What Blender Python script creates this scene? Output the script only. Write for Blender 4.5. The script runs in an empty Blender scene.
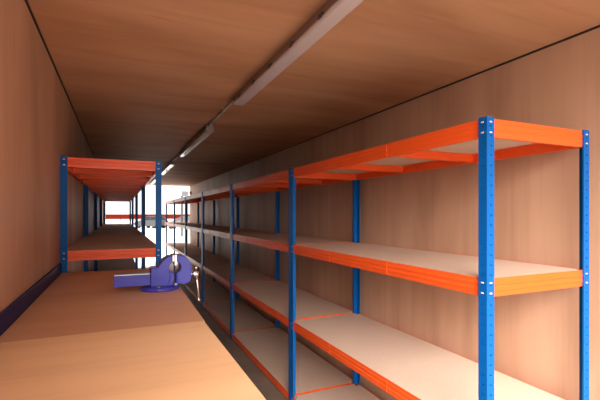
import bpy, bmesh, math, random
from mathutils import Vector, Matrix
random.seed(7)
S = bpy.context.scene
COL = S.collection
ZC = 1.57                      # camera height above the container floor
F_PX, U0, V0 = 400.0, 119.0, 214.0
TH = math.atan((300 - U0) / F_PX)
XL, XR, ZTOP = -0.341, 1.985, ZC + 0.855
Y0, Y1 = -0.40, 12.60          # open near end and open far end of the container

# ------------------------------------------------------------------ materials
def nodes_mat(name):
    m = bpy.data.materials.new(name); m.use_nodes = True
    nt = m.node_tree
    return m, nt, nt.nodes['Principled BSDF']

def ramp(nt, fac, stops):
    r = nt.nodes.new('ShaderNodeValToRGB')
    el = r.color_ramp.elements
    while len(el) < len(stops): el.new(0.5)
    for e, (p, c) in zip(el, stops):
        e.position = p; e.color = (*c, 1)
    nt.links.new(fac, r.inputs['Fac'])
    return r.outputs['Color']

def noise(nt, vec, scale, detail=4, rough=0.55, dist=0.0):
    n = nt.nodes.new('ShaderNodeTexNoise')
    n.inputs['Scale'].default_value = scale
    n.inputs['Detail'].default_value = detail
    n.inputs['Roughness'].default_value = rough
    n.inputs['Distortion'].default_value = dist
    nt.links.new(vec, n.inputs['Vector'])
    return n.outputs['Fac']

def mapped(nt, scale):
    tc = nt.nodes.new('ShaderNodeTexCoord')
    mp = nt.nodes.new('ShaderNodeMapping')
    mp.inputs['Scale'].default_value = scale
    nt.links.new(tc.outputs['Object'], mp.inputs['Vector'])
    return mp.outputs['Vector']

def mixc(nt, a, b, fac, mode='MIX'):
    m = nt.nodes.new('ShaderNodeMix'); m.data_type = 'RGBA'; m.blend_type = mode
    if isinstance(fac, float): m.inputs[0].default_value = fac
    else: nt.links.new(fac, m.inputs[0])
    for i, v in ((6, a), (7, b)):
        if isinstance(v, tuple): m.inputs[i].default_value = (*v, 1)
        else: nt.links.new(v, m.inputs[i])
    return m.outputs[2]

def plywood(name, dark, mid, light, broad, fine, rough=0.55, spec=0.3, streak=0.5):
    m, nt, b = nodes_mat(name)
    big = noise(nt, mapped(nt, broad), 1.0, 3, 0.5, 0.6)
    base = ramp(nt, big, [(0.28, dark), (0.5, mid), (0.74, light)])
    fn = noise(nt, mapped(nt, fine), 1.0, 5, 0.65, 0.2)
    gr = ramp(nt, fn, [(0.25, (0.72, 0.66, 0.60)), (0.5, (1, 1, 1)), (0.8, (1.0, 1.0, 1.0))])
    col = mixc(nt, base, gr, streak, 'MULTIPLY')
    sp = noise(nt, mapped(nt, tuple(v * 2.3 for v in fine)), 1.0, 2, 0.5, 0.0)
    kn = ramp(nt, sp, [(0.20, (0.55, 0.42, 0.34)), (0.30, (1, 1, 1))])
    col = mixc(nt, col, kn, streak, 'MULTIPLY')
    nt.links.new(col, b.inputs['Base Color'])
    b.inputs['Roughness'].default_value = rough
    b.inputs['Specular IOR Level'].default_value = spec
    return m

def plain(name, col, rough=0.5, metal=0.0, spec=0.5, var=0.06, scale=6.0, coat=0.0):
    m, nt, b = nodes_mat(name)
    n = noise(nt, mapped(nt, (scale,) * 3), 1.0, 3, 0.5)
    lo = tuple(c * (1 - var) for c in col); hi = tuple(min(1, c * (1 + var)) for c in col)
    nt.links.new(ramp(nt, n, [(0.3, lo), (0.7, hi)]), b.inputs['Base Color'])
    b.inputs['Roughness'].default_value = rough
    b.inputs['Metallic'].default_value = metal
    b.inputs['Specular IOR Level'].default_value = spec
    b.inputs['Coat Weight'].default_value = coat
    return m

def chipboard(name, col):
    m, nt, b = nodes_mat(name)
    f = noise(nt, mapped(nt, (70, 70, 70)), 1.0, 4, 0.7)
    g = noise(nt, mapped(nt, (1.2, 0.8, 1)), 1.0, 3, 0.5)
    a = ramp(nt, f, [(0.3, tuple(c * 0.93 for c in col)), (0.7, tuple(min(1, c * 1.05) for c in col))])
    h = ramp(nt, g, [(0.3, (0.9, 0.88, 0.86)), (0.7, (1, 1, 1))])
    nt.links.new(mixc(nt, a, h, 1.0, 'MULTIPLY'), b.inputs['Base Color'])
    b.inputs['Roughness'].default_value = 0.7
    b.inputs['Specular IOR Level'].default_value = 0.25
    return m

M = {}
M['wall'] = plywood('plywood_wall', (.355, .185, .108), (.45, .255, .16), (.53, .315, .205), (1.3, 2.6, .55), (6, 12, .55), streak=.5)
M['ceil'] = plywood('plywood_ceiling', (.40, .20, .105), (.52, .275, .15), (.60, .335, .19), (.7, 2.4, 1), (1.1, 11, 4), streak=.5, rough=.65, spec=.08)
M['bench'] = plywood('plywood_bench', (.65, .37, .19), (.74, .445, .24), (.79, .50, .28), (.7, 2.4, 1), (1.5, 22, 4), streak=.35, rough=.5)
M['bench_far'] = plywood('plywood_bench_dark', (.50, .255, .135), (.56, .30, .17), (.61, .345, .20), (.8, 1.6, 1), (1.2, 18, 4), streak=.35, rough=.5)  # darker, pinker tone than the near board
M['board'] = chipboard('chipboard', (.66, .50, .39))
M['orange'] = plain('orange_paint', (.80, .093, .014), .34, spec=.42, var=.03)
M['blue'] = plain('blue_paint', (.002, .082, .29), .38, spec=.15, var=.04)
M['navy'] = plain('navy_paint', (.012, .018, .085), .5, var=.05, spec=.2)
M['black'] = plain('black_gap', (.012, .009, .008), .6)
M['floor'] = plain('floor_board', (.19, .145, .11), .6, var=.2, scale=3)
M['plastic'] = plain('white_plastic', (.56, .50, .50), .04, spec=.5, var=.02)
M['housing'] = plain('fitting_body', (.20, .14, .125), .4, var=.05)  # brown darkened to include the shade on the batten sides
M['dark'] = plain('dark_plastic', (.05, .035, .03), .45)
M['conduit'] = plain('conduit_grey', (.33, .25, .22), .3, var=.04)
M['steel'] = plain('bright_steel', (.62, .60, .60), .25, metal=1.0, var=.05)
M['machined'] = plain('machined_steel', (.48, .45, .44), .35, metal=1.0, var=.08)
M['viseblue'] = plain('vise_enamel', (.040, .040, .31), .3, spec=.35, var=.05, scale=20)
M['rivet'] = plain('rivet_pale', (.75, .50, .46), .3, var=.05)
M['concrete'] = plain('pale_concrete', (.55, .53, .50), .85, var=.08, scale=.7)
M['redboard'] = plain('red_hoarding', (.055, .004, .0015), .9, var=.1, spec=.05)
M['grey'] = plain('grey_paint', (.022, .022, .025), .8, spec=.1)
M['panel'] = plain('panel_grey', (.07, .066, .075), .8, spec=.1)
M['carwhite'] = plain('car_paint_white', (.080, .060, .060), .5, var=.02, spec=.15)
M['carsilver'] = plain('car_paint_silver', (.040, .038, .042), .5, var=.02, spec=.15)
M['glass'] = plain('car_glass', (.012, .013, .016), .3, spec=.12)
M['rubber'] = plain('tyre_rubber', (.008, .008, .008), .9, spec=.05)
M['alloy'] = plain('alloy', (.06, .06, .065), .6, spec=.1)
M['lens'] = plain('lamp_lens', (.4, .4, .42), .1)
M['amber'] = plain('amber_lens', (.45, .15, .02), .25)

# ------------------------------------------------------------------ mesh helpers
class MB:
    def __init__(self): self.bm = bmesh.new()
    def quad_prism(self, pts, ext):
        """closed polygon pts (list of Vector) extruded by vector ext"""
        bm = self.bm
        a = [bm.verts.new(p) for p in pts]; b = [bm.verts.new(Vector(p) + ext) for p in pts]
        n = len(a)
        bm.faces.new(a[::-1]); bm.faces.new(b)
        for i in range(n):
            j = (i + 1) % n
            bm.faces.new((a[i], a[j], b[j], b[i]))
        self.last = a + b
        return self
    def box(self, x0, x1, y0, y1, z0, z1, bev=0.0):
        self.quad_prism([Vector(p) for p in ((x0, y0, z0), (x1, y0, z0), (x1, y1, z0), (x0, y1, z0))], Vector((0, 0, z1 - z0)))
        if bev:
            v = self.last
            es = list({e for w in v for e in w.link_edges})
            bmesh.ops.bevel(self.bm, geom=es, offset=bev, segments=2, profile=.5, affect='EDGES')
        return self
    def cyl(self, p0, p1, r0, r1=None, n=16, smooth=True):
        p0, p1 = Vector(p0), Vector(p1); r1 = r0 if r1 is None else r1
        ax = (p1 - p0).normalized()
        u = ax.orthogonal().normalized(); w = ax.cross(u)
        bm = self.bm
        rings = []
        for p, r in ((p0, r0), (p1, r1)):
            rings.append([bm.verts.new(p + (u * math.cos(2 * math.pi * k / n) + w * math.sin(2 * math.pi * k / n)) * r) for k in range(n)])
        bm.faces.new(rings[0][::-1]); bm.faces.new(rings[1])
        for k in range(n):
            f = bm.faces.new((rings[0][k], rings[0][(k + 1) % n], rings[1][(k + 1) % n], rings[1][k])); f.smooth = smooth
        return self
    def lathe(self, c, prof, axis='z', n=24):
        """prof: list of (r, h)"""
        bm = self.bm; rings = []
        def P(r, h, a):
            q = (r * math.cos(a), r * math.sin(a), h)
            if axis == 'x': q = (q[2], q[0], q[1])
            if axis == 'y': q = (q[1], q[2], q[0])
            return Vector(c) + Vector(q)
        for r, h in prof:
            rings.append([bm.verts.new(P(max(r, 1e-4), h, 2 * math.pi * k / n)) for k in range(n)])
        for a, b in zip(rings, rings[1:]):
            for k in range(n):
                f = bm.faces.new((a[k], a[(k + 1) % n], b[(k + 1) % n], b[k])); f.smooth = True
        bm.faces.new(rings[0][::-1]); bm.faces.new(rings[-1])
        return self
    def ball(self, c, r, n=12):
        bmesh.ops.create_uvsphere(self.bm, u_segments=n, v_segments=n // 2 + 2, radius=r, matrix=Matrix.Translation(c))
        return self
    def build(self, name, mat, parent=None, bevel=0.0, loc=None):
        bm = self.bm
        bmesh.ops.recalc_face_normals(bm, faces=bm.faces)
        me = bpy.data.meshes.new(name); bm.to_mesh(me); bm.free()
        me.materials.append(mat)
        o = bpy.data.objects.new(name, me); COL.objects.link(o)
        if parent: o.parent = parent
        if loc: o.location = loc
        if bevel:
            b = o.modifiers.new('bevel', 'BEVEL'); b.width = bevel; b.segments = 2; b.limit_method = 'ANGLE'; b.angle_limit = math.radians(40)
        return o

def tag(o, label=None, cat=None, group=None, kind=None):
    if label: o['label'] = label
    if cat: o['category'] = cat
    if group: o['group'] = group
    if kind: o['kind'] = kind
    return o
def empty(name, loc=(0, 0, 0), rz=0.0):
    o = bpy.data.objects.new(name, None); o.empty_display_size = .1
    o.location = loc; o.rotation_euler = (0, 0, rz); COL.objects.link(o); return o
def kids(o): return [c for c in COL.objects if c.parent == o]
def copy_tree(o, parent=None, skip=()):
    c = o.copy(); COL.objects.link(c); c.parent = parent
    for ch in kids(o):
        if ch.name.split('.')[0] not in skip: copy_tree(ch, c, skip)
    return c
def structure(mb, name, mat):
    return tag(mb.build(name, mat), kind='structure')

# ------------------------------------------------------------------ the setting
structure(MB().box(XL - .05, XL, Y0, Y1, 0, ZTOP), 'wall_left', M['wall'])
structure(MB().box(XR, XR + .05, Y0, Y1, 0, ZTOP), 'wall_right', M['wall'])
structure(MB().box(XL - .05, XR + .05, Y0, Y1, ZTOP, ZTOP + .06), 'ceiling', M['ceil'])
structure(MB().box(XL - .05, XR + .05, Y0, Y1, -.11, 0), 'floor', M['floor'])
structure(MB().box(XL, XL + .007, Y0, Y1, ZTOP - .009, ZTOP), 'gap_shade_1', M['black'])  # black strips stand in for the shaded gap between walls and ceiling
structure(MB().box(XR - .007, XR, Y0, Y1, ZTOP - .009, ZTOP), 'gap_shade_2', M['black'])
structure(MB().box(-60, 60, -40, 110, -.30, -.12), 'ground', M['concrete'])

# ------------------------------------------------------------------ boltless shelving
PW = .040; PT = .0060
def upright(mirx, miry, h, name, parent, loc):
    """L-shaped post, corner at local origin, flanges towards +x/+y (mirrored), with punched slots"""
    mb = MB(); bm = mb.bm
    def strip(axis):
        lo, hi = 0.0, PW
        s0, s1 = .0150, .0270
        pitch, sh = .0385, .0060
        def bx(a0, a1, z0, z1, d0=0.0, d1=PT):
            if axis == 'x': x0, x1, y0, y1 = a0, a1, d0, d1
            else: x0, x1, y0, y1 = d0, d1, a0, a1
            if mirx: x0, x1 = -x1, -x0
            if miry: y0, y1 = -y1, -y0
            mb.box(x0, x1, y0, y1, z0, z1)
        bx(lo if axis == 'x' else PT, s0, 0, h); bx(s1, hi, 0, h)
        z = 0.0; k = 0
        while True:
            zt = .022 + k * pitch
            if zt + sh > h: bx(s0, s1, z, h); break
            bx(s0, s1, z, zt); bx(s0, s1, zt, zt + sh, .0052, PT); z = zt + sh; k += 1
    strip('x'); strip('y')
    return mb.build(name, M['blue'], parent, loc=loc)

BH = .072
def beam_prof(h):
    k = h / .072
    return [(0, 0), (.0, -.016 * k), (-.0022, -.020 * k), (-.0022, -.027 * k), (0, -.031 * k), (0, -.040 * k), (-.0022, -.044 * k), (-.0022, -.051 * k), (0, -.055 * k), (0, -h),
            (.018, -h), (.018, -.024), (.034, -.024), (.034, -.0215), (.0013, -.0215), (.0013, 0)]
def beam(name, parent, p0, p1, inward, z, ticks=(), BH=BH):
    """stepped beam along p0->p1 (2D), ledge pointing to `inward` (2D unit); z = top"""
    mb = MB()
    p0, p1, iw = Vector((*p0, 0)), Vector((*p1, 0)), Vector((*inward, 0))
    pts = [p0 + iw * a + Vector((0, 0, z + b)) for a, b in beam_prof(BH)]
    mb.quad_prism(pts, p1 - p0)
    ax = (p1 - p0).normalized()
    for t in ticks:
        q = p0 + (p1 - p0) * t
        c = [q + ax * .0022 - iw * .0032, q - ax * .0022 - iw * .0032, q - ax * .0022 + iw * .001, q + ax * .0022 + iw * .001]
        mb.quad_prism([v + Vector((0, 0, z - BH + .003)) for v in c], Vector((0, 0, BH - .010)))
    return mb.build(name, M['orange'], parent)

LEVELS_R = [ZC + .371, ZC - .250, ZC - .872, ZC - 1.490]
LEVELS_L = [ZC + .363, ZC - .236, ZC - .872, ZC - 1.490]
def shelving(D, L, levels, first_rivets=True, ncross=2, bh=BH):
    root = empty('shelving_unit')
    h = levels[0] + .004
    for sx in (0, 1):
        for sy in (0, 1):
            upright(sx, sy, h, 'upright_post', root, (D * sx, L * sy, 0))
    g = PT + .0024
    for z in levels:
        for sx in (0, 1):
            x = g if sx == 0 else D - g
            b = beam('side_beam', root, (x, g), (x, L - g), (1 if sx == 0 else -1, 0), z, (1 / 3, 2 / 3), bh)
            if first_rivets:
                for sy in (0, 1):
                    for dz in (.22 * bh, .78 * bh):
                        yy = .0205 if sy == 0 else L - .0205
                        xo = 0 if sx == 0 else D
                        MB().box(xo - .0022, xo + .0022, yy - .006, yy + .006, z - dz - .003, z - dz + .003, .001).build('rivet', M['rivet'], b)
        for sy in (0, 1):
            y = g if sy == 0 else L - g
            b = beam('end_beam', root, (g + .02, y), (D - g - .02, y), (0, 1 if sy == 0 else -1), z, (), bh)
            if first_rivets:
                for sx in (0, 1):
                    for dz in (.22 * bh, .78 * bh):
                        xx = .0205 if sx == 0 else D - .0205
                        yo = 0 if sy == 0 else L
                        MB().box(xx - .006, xx + .006, yo - .0022, yo + .0022, z - dz - .003, z - dz + .003, .001).build('rivet', M['rivet'], b)
        for k in range(ncross):
            y = L * (k + 1) / (ncross + 1)
            mb = MB()
            pts = [Vector((g + .019, y + a, z + b)) for a, b in ((-.02, -.0225), (-.02, -.062), (-.014, -.066), (.014, -.066), (.02, -.062), (.02, -.0225))]
            mb.quad_prism(pts, Vector((D - 2 * g - .038, 0, 0)))
            mb.build('cross_bar', M['orange'], root)
        bx0, bx1, by0, by1 = g + .0018, D - g - .0018, g + .0018, L - g - .0018
        # board with notched corners around the posts
        n = PW
        MB().quad_prism([Vector((x, y, z - .0206)) for x, y in
                         ((n, by0), (bx1 - n, by0), (bx1 - n, n), (bx1, n), (bx1, by1 - n), (bx1 - n, by1 - n), (bx1 - n, by1), (n, by1), (n, by1 - n), (bx0, by1 - n), (bx0, n), (n, n))],
                        Vector((0, 0, .0196))).build('shelf_board', M['board'], root)
    return root

RX, RD = 1.283, .640
RY = [1.10 + i * 1.925 for i in range(6)]
RLEN = 1.915
r_lab = ['nearest unit of the right-hand row of blue and orange shelving',
         'second unit along in the right-hand row of blue and orange shelving',
         'third unit along in the right-hand row of blue and orange shelving',
         'fourth unit along in the right-hand row of blue and orange shelving',
         'fifth unit along in the right-hand row, next to last before the opening',
         'last unit of the right-hand shelving row, beside the far opening']
ru = shelving(RD, RLEN, LEVELS_R)
for i, y in enumerate(RY):
    o = ru if i == 0 else copy_tree(ru, None, skip=('rivet',))
    o.location = (RX, y, 0)
    tag(o, r_lab[i], 'shelving', 'shelving units along the right wall')
LX, LD = -.339, .609
LY = [2.93 + i * 1.925 for i in range(4)]
l_lab = ['nearest unit of the left shelving row, directly behind the workbench',
         'second shelving unit from the workbench along the left wall',
         'third shelving unit from the workbench along the left wall',
         'farthest shelving unit of the left row, before the far opening']
lu = shelving(LD, RLEN, LEVELS_L, ncross=3, bh=.064)
for i, y in enumerate(LY):
    o = lu if i == 0 else copy_tree(lu, None, skip=('rivet',))
    o.location = (LX, y, 0)
    tag(o, l_lab[i], 'shelving', 'shelving units along the left wall')

# ------------------------------------------------------------------ workbench
BZ = ZC - .370
BY0, BYM, BY1 = -.20, 1.405, 2.915
wb = tag(empty('workbench', (-.02, 1.35, 0)), 'plywood-topped workbench along the left wall with a vise on it', 'workbench')
def wpart(mb, name, mat, bevel=0.0):
    o = mb.build(name, mat, wb, bevel); o.matrix_parent_inverse = Matrix.Translation((.02, -1.35, 0)); return o
def board(pts, z0, z1):
    mb = MB(); mb.quad_prism([Vector((x, y, z0)) for x, y in pts], Vector((0, 0, z1 - z0))); return mb
wpart(board(((-.3285, BY0), (.268, BY0), (.268, BYM - .005), (-.3285, BYM - .002)), BZ - .020, BZ), 'top_board', M['bench'], .0015)
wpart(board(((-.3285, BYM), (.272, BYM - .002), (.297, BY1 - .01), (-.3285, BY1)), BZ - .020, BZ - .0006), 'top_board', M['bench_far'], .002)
wpart(MB().box(-.3395, -.3300, BY0, BY1, BZ - .02, BZ + .062), 'back_rail', M['navy'], .002)
for y in (BY0 + .02, BY1 - .06):
    for x in (-.312, .205):
        wpart(MB().box(x, x + .04, y, y + .04, 0, BZ - .021), 'leg', M['blue'], .002)
for x in (-.30, .20):
    wpart(MB().box(x, x + .03, BY0 + .062, BY1 - .062, BZ - .075, BZ - .021), 'side_rail', M['navy'], .002)
for y in (BY0 + .03, BY1 - .06):
    wpart(MB().box(-.268, .198, y, y + .03, BZ - .075, BZ - .021), 'end_rail', M['navy'], .002)

# ------------------------------------------------------------------ bench vise (axis along x, screw towards the aisle)
VX, VY, VZ = .184, 2.085, BZ - .0006
vs = tag(empty('bench_vise', (VX, VY, VZ)), 'blue bench vise bolted on the far end of the workbench', 'vise')
def arc(cx, cz, r, a0, a1, n=10):
    return [(cx + r * math.cos(math.radians(a0 + (a1 - a0) * k / n)), cz + r * math.sin(math.radians(a0 + (a1 - a0) * k / n))) for k in range(n + 1)]
def slab(prof, y0, y1):
    mb = MB(); mb.quad_prism([Vector((x, y0, z)) for x, z in prof], Vector((0, y1 - y0, 0))); return mb
MB().lathe((0, 0, 0), [(.090, 0), (.092, .006), (.090, .014), (.082, .019), (.05, .021)], n=40).build('base_plate', M['viseblue'], vs)
for a in (262, 352, 82, 172):
    p = (.076 * math.cos(math.radians(a)), .076 * math.sin(math.radians(a)))
    mb = MB(); mb.cyl((*p, .0185), (*p, .026), .009, n=6, smooth=False); mb.build('bolt', M['steel'], vs)
HX, HZ, HR, HW = .067, .108, .0275, .046       # centre and radius of the round pipe-jaw opening, half width of the jaws
fixed = [(-.046, .020), (.052, .020), (.064, .050), (.064, .0795)] + [(HX - .003, HZ - HR)] + arc(HX, HZ, HR, 250, 115, 9)[1:] + \
        [(.053, .150), (.053, .166), (.040, .164), (.022, .155), (.006, .141), (-.006, .124), (-.014, .112), (-.046, .110)]
fixed = [q for i, q in enumerate(fixed) if i != 3]
b = slab(fixed, -HW, HW).build('fixed_jaw', M['viseblue'], vs, .004)
slab([(.040, .030), (.052, .060), (.044, .098), (.036, .098), (.043, .060), (.032, .030)], -HW - .004, -HW + .001).build('cast_rib', M['viseblue'], b, .002)
b = MB().box(-.206, -.0475, -.052, .045, .030, .083).build('slide_bar', M['viseblue'], vs, .003)
MB().box(-.205, -.0475, -.050, .043, .0835, .087).build('slide_top', M['machined'], b)
moving = [(.070, .030), (.112, .022), (.142, .036), (.145, .060), (.1455, .098), (.143, .118), (.136, .137), (.125, .152), (.110, .163), (.094, .168), (.0755, .168), (.0755, .150)] + \
         arc(HX, HZ, HR, 66, -78, 10) + [(.071, .070)]
b = slab(moving[::-1], -HW, HW).build('moving_jaw', M['viseblue'], vs, .004)
slab([(.078, .034), (.092, .032), (.082, .074), (.074, .076)], -HW - .004, -HW + .001).build('cast_rib', M['viseblue'], b, .002)
MB().box(.054, .0640, -HW + .002, HW - .002, .137, .169).build('jaw_plate', M['machined'], vs, .001)
MB().box(.0645, .0760, -HW + .002, HW - .002, .118, .171).build('jaw_plate', M['machined'], vs, .001)
MB().lathe((.1462, 0, .066), [(.013, 0), (.013, .004), (.010, .006), (.010, .010), (.018, .012), (.019, .016), (.019, .036), (.016, .040)], axis='x', n=20).build('screw_head', M['steel'], vs)
mb = MB(); hx = .173
mb.cyl((hx, -.006, .094), (hx + .012, -.022, -.062), .0060, n=12)
mb.ball((hx, -.006, .097), .0095); mb.ball((hx + .012, -.022, -.065), .0095)
mb.build('tommy_bar', M['steel'], vs)

# ------------------------------------------------------------------ ceiling battens and conduit
BXC = .790; BW = .074; BHGT = .068
FL = 1.86; FY = [.98, 3.84, 6.66, 9.48]
def batten():
    root = empty('batten_light')
    top = 0.0
    MB().box(-.030, .030, 0.012, FL - .012, -.046, 0).build('housing', M['housing'], root, .002)
    prof = [(-.036, -.0462), (-.040, -.050), (-.039, -.060), (-.032, -BHGT), (.032, -BHGT), (.039, -.060), (.040, -.050), (.036, -.0462)]
    mb = MB(); mb.quad_prism([Vector((x, .014, z)) for x, z in prof], Vector((0, FL - .028, 0)))
    mb.build('diffuser', M['plastic'], root, .003)
    for y0, y1 in ((0, .0135), (FL - .0135, FL)):
        mb = MB(); pr = [(-.0325, 0), (-.0325, -.044), (-.042, -.047), (-.042, -.061), (-.034, -BHGT - .002), (.034, -BHGT - .002), (.042, -.061), (.042, -.047), (.0325, -.044), (.0325, 0)]
        mb.quad_prism([Vector((x, y0, z)) for x, z in pr], Vector((0, y1 - y0, 0))); mb.build('end_cap', M['housing'], root, .002)
    for k in range(6):
        y = .17 + k * (FL - .34) / 5
        for s in (-1, 1):
            mb = MB()
            x0, x1 = sorted((s * .0305, s * .0425)); mb.box(x0, x1, y - .017, y + .017, -.0458, -.036)
            x0, x1 = sorted((s * .0404, s * .0425)); mb.box(x0, x1, y - .017, y + .017, -.056, -.0458)
            mb.build('clip', M['dark'], root)
    return root
bl = batten()
blab = ['nearest grey ceiling batten light, running off the top of the picture',
        'second ceiling batten light, in the middle of the ceiling run',
        'third ceiling batten light, just above the left shelving',
        'farthest ceiling batten light, by the far opening']
for i, y in enumerate(FY):
    o = bl if i == 0 else copy_tree(bl)
    o.location = (BXC, y, ZTOP)
    tag(o, blab[i], 'ceiling light', 'batten lights on the ceiling')
clab = ['conduit on the ceiling between the nearest and second batten lights', 'conduit on the ceiling between the second and third batten lights',
        'conduit on the ceiling between the third and farthest batten lights']
for i in range(3):
    ya, yb = FY[i] + FL + .001, FY[i + 1] - .001
    c = tag(empty('cable_conduit', (BXC - .012, ya, ZTOP)), clab[i], 'conduit', 'conduits between the batten lights')
    mb = MB(); mb.cyl((0, 0, -.014), (0, yb - ya, -.014), .010, n=14); mb.build('pipe', M['conduit'], c)
    for k in range(4):
        y = (yb - ya) * (.12 + .25 * k)
        mb = MB(); mb.box(-.013, .013, y - .008, y + .008, -.027, 0); mb.box(-.026, .026, y - .008, y + .008, -.004, 0)
        mb.build('saddle', M['conduit'], c, .001)

# amber marker lamp high on the right wall at the far end
a = tag(empty('marker_lamp', (XR, 12.36, ZC + .635)), 'small amber marker lamp high on right wall by the far opening', 'lamp')
MB().box(-.012, 0, -.05, .05, -.05, .05, .003).build('base', M['grey'], a)
MB().lathe((-.012, 0, 0), [(.036, 0), (.036, -.018), (.030, -.032), (.015, -.040)], axis='x', n=20).build('lens', M['amber'], a)

# ------------------------------------------------------------------ outside the far opening
def at(u, v=None, d=None, Z=None):
    """a point of the place on the line of sight of pixel (u, v) at camera depth d"""
    t = (u - 300) / F_PX
    x = t * d
    return Vector((x * math.cos(TH) + d * math.sin(TH), -x * math.sin(TH) + d * math.cos(TH), (V0 - v) / F_PX * d + ZC if v is not None else 0))
GZ = -.12
def red_fence():
    y = 62.0
    r = tag(empty('red_hoarding', (2.5, y, GZ)), 'long low red hoarding standing outside behind the parked cars', 'hoarding')
    z1 = ZC - .10 - GZ; z0 = z1 - .62
    MB().box(-16.5, 9.0, -.03, .03, z0, z1).build('panel', M['redboard'], r)
    MB().box(-16.5, 9.0, -.05, .05, z1, z1 + .06).build('cap_rail', M['redboard'], r)
    for k in range(10):
        x = -16.4 + k * 2.8
        MB().box(x, x + .1, .035, .13, 0, z1).build('post', M['grey'], r)
red_fence()
p = at(182, d=30)
s = tag(empty('sign_pole', (p.x, p.y, GZ)), 'grey pole carrying a pale square panel outside the far opening', 'pole')
zt = ZC - GZ + 1.36
MB().box(-.065, .065, -.065, .065, .02, zt).build('pole', M['grey'], s, .01)
MB().box(-.16, .16, -.16, .16, 0, .02).build('foot_plate', M['grey'], s)
MB().box(-.02, .44, -.09, -.066, zt - .02, zt + .35).build('panel', M['panel'], s, .006)

def car(loc, rz, paint, label):
    r = tag(empty('car', loc, rz), label, 'car')
    L, W = 4.1, 1.72
    # lower body: side profile lofted across the width
    side = [(0, .34), (.02, .62), (.10, .74), (.62, .86), (1.10, .93), (3.55, .98), (3.95, .92), (4.06, .74), (4.10, .50), (4.06, .32), (3.62, .26), (.5, .24)]
    mb = MB(); bm = mb.bm
    secs = []
    for wy, sc in ((-.86, .93), (-.80, .985), (-.5, 1.0), (.5, 1.0), (.80, .985), (.86, .93)):
        secs.append([bm.verts.new((2.05 + (x - 2.05) * (sc if True else 1), wy, .6 + (z - .6) * sc)) for x, z in side])
    n = len(side)
    for a_, b_ in zip(secs, secs[1:]):
        for k in range(n):
            f = bm.faces.new((a_[k], a_[(k + 1) % n], b_[(k + 1) % n], b_[k])); f.smooth = True
    bm.faces.new(secs[0]); bm.faces.new(secs[-1][::-1])
    mb.build('body', paint, r)
    # cabin with sloping pillars
    def cab(name, mat, bot, top, z0, z1, w0, w1):
        mb = MB(); bm = mb.bm
        lo = [bm.verts.new(q) for q in ((bot[0], -w0, z0), (bot[1], -w0, z0), (bot[1], w0, z0), (bot[0], w0, z0))]
        hi = [bm.verts.new(q) for q in ((top[0], -w1, z1), (top[1], -w1, z1), (top[1], w1, z1), (top[0], w1, z1))]
        bm.faces.new(lo[::-1]); bm.faces.new(hi)
        for k in range(4): bm.faces.new((lo[k], lo[(k + 1) % 4], hi[(k + 1) % 4], hi[k]))
        return mb.build(name, mat, r, .03)
    cab('window', M['glass'], (1.08, 3.78), (1.86, 3.36), .90, 1.38, .76, .60)
    cab('roof', paint, (1.80, 3.42), (1.95, 3.25), 1.375, 1.45, .625, .54)
    for sgn in (-1, 1):
        mb = MB()
        for (x0, z0), (x1, z1) in (((1.06, .92), (1.84, 1.39)), ((2.55, .93), (2.55, 1.40)), ((3.76, .94), (3.38, 1.39))):
            mb.cyl((x0, sgn * .765, z0), (x1, sgn * .605, z1), .038, n=8)
        mb.build('pillars', paint, r)
        for x in (.78, 3.28):
            w = MB().lathe((x, sgn * .74, .315), [(.25, -.10), (.315, -.09), (.315, .09), (.25, .10)], axis='y', n=28).build('wheel', M['rubber'], r)
            y0 = sgn * .845
            mb = MB()
            mb.lathe((x, sgn * .842, .315), [(.06, -.004), (.06, .008)], axis='y', n=16)
            for k in range(5):
                an = math.radians(72 * k)
                mb.cyl((x, sgn * .842, .315), (x + .22 * math.cos(an), sgn * .842, .315 + .22 * math.sin(an)), .03, n=8)
            mb.build('rim', M['alloy'], w)
        MB().lathe((.10, sgn * .60, .66), [(.10, 0), (.11, .04), (.10, .06)], axis='x', n=16).build('headlight', M['lens'], r)
    MB().box(-.005, .05, -.45, .45, .36, .46, .01).build('grille', M['rubber'], r)
    return r
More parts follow.
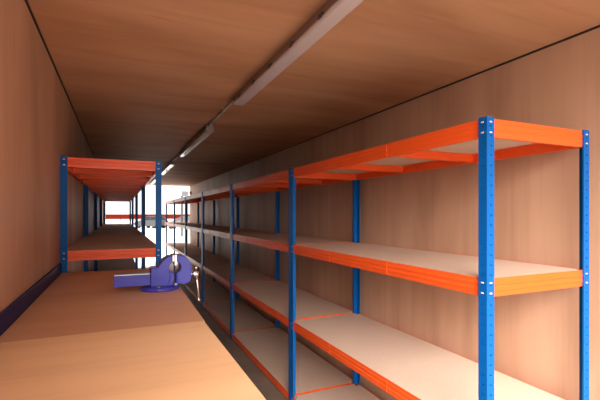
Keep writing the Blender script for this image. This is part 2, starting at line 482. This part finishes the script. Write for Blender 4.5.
p = at(165.5, d=46); car((p.x, p.y, GZ), -TH + .12, M['carwhite'], 'white car parked outside, seen between far shelf posts of the right row')
p = at(139.0, d=49); car((p.x, p.y, GZ), -TH - .45, M['carsilver'], 'silver car parked outside, seen past the left shelving corner post')

# ------------------------------------------------------------------ light and camera
w = bpy.data.worlds.new('overcast'); S.world = w; w.use_nodes = True
nt = w.node_tree; bg = nt.nodes['Background']
tc = nt.nodes.new('ShaderNodeTexCoord')
def vmath(op, a, b=None):
    n = nt.nodes.new('ShaderNodeVectorMath'); n.operation = op
    nt.links.new(a, n.inputs[0])
    if b is not None: n.inputs[1].default_value = b
    return n
def fmath(op, a, b):
    n = nt.nodes.new('ShaderNodeMath'); n.operation = op
    nt.links.new(a, n.inputs[0]); n.inputs[1].default_value = b
    return n.outputs[0]
# overcast sky with the sun behind thin cloud: a broad bright patch of sky behind the camera
SUN = Vector((-.42, -.80, .52)).normalized()
AMB, GLOW, GPOW = .45, 12.0, 12.0
d = vmath('DOT_PRODUCT', vmath('NORMALIZE', tc.outputs['Generated']).outputs['Vector'], tuple(SUN)).outputs['Value']
g = fmath('MULTIPLY', fmath('POWER', fmath('MAXIMUM', d, 0.0), GPOW), GLOW)
st = fmath('ADD', g, AMB)
bg.inputs['Color'].default_value = (1.0, .97, .93, 1)
nt.links.new(st, bg.inputs['Strength'])

cam = bpy.data.cameras.new('camera'); co = bpy.data.objects.new('camera', cam); COL.objects.link(co)
cam.sensor_fit = 'HORIZONTAL'; cam.sensor_width = 36; cam.lens = F_PX / 600 * 36
cam.clip_start = .02; cam.clip_end = 500
cam.shift_y = (V0 - 200) / 600
co.location = (0, 0, ZC); co.rotation_euler = (math.pi / 2, 0, -TH)
S.camera = co
S.view_settings.view_transform = 'Standard'; S.view_settings.look = 'None'
S.view_settings.gamma = 1; S.view_settings.use_curve_mapping = False
S.view_settings.exposure = 2.0
S.cycles.max_bounces = 16; S.cycles.diffuse_bounces = 10; S.cycles.glossy_bounces = 6
S.cycles.use_denoising = True
S.cycles.sample_clamp_indirect = 0
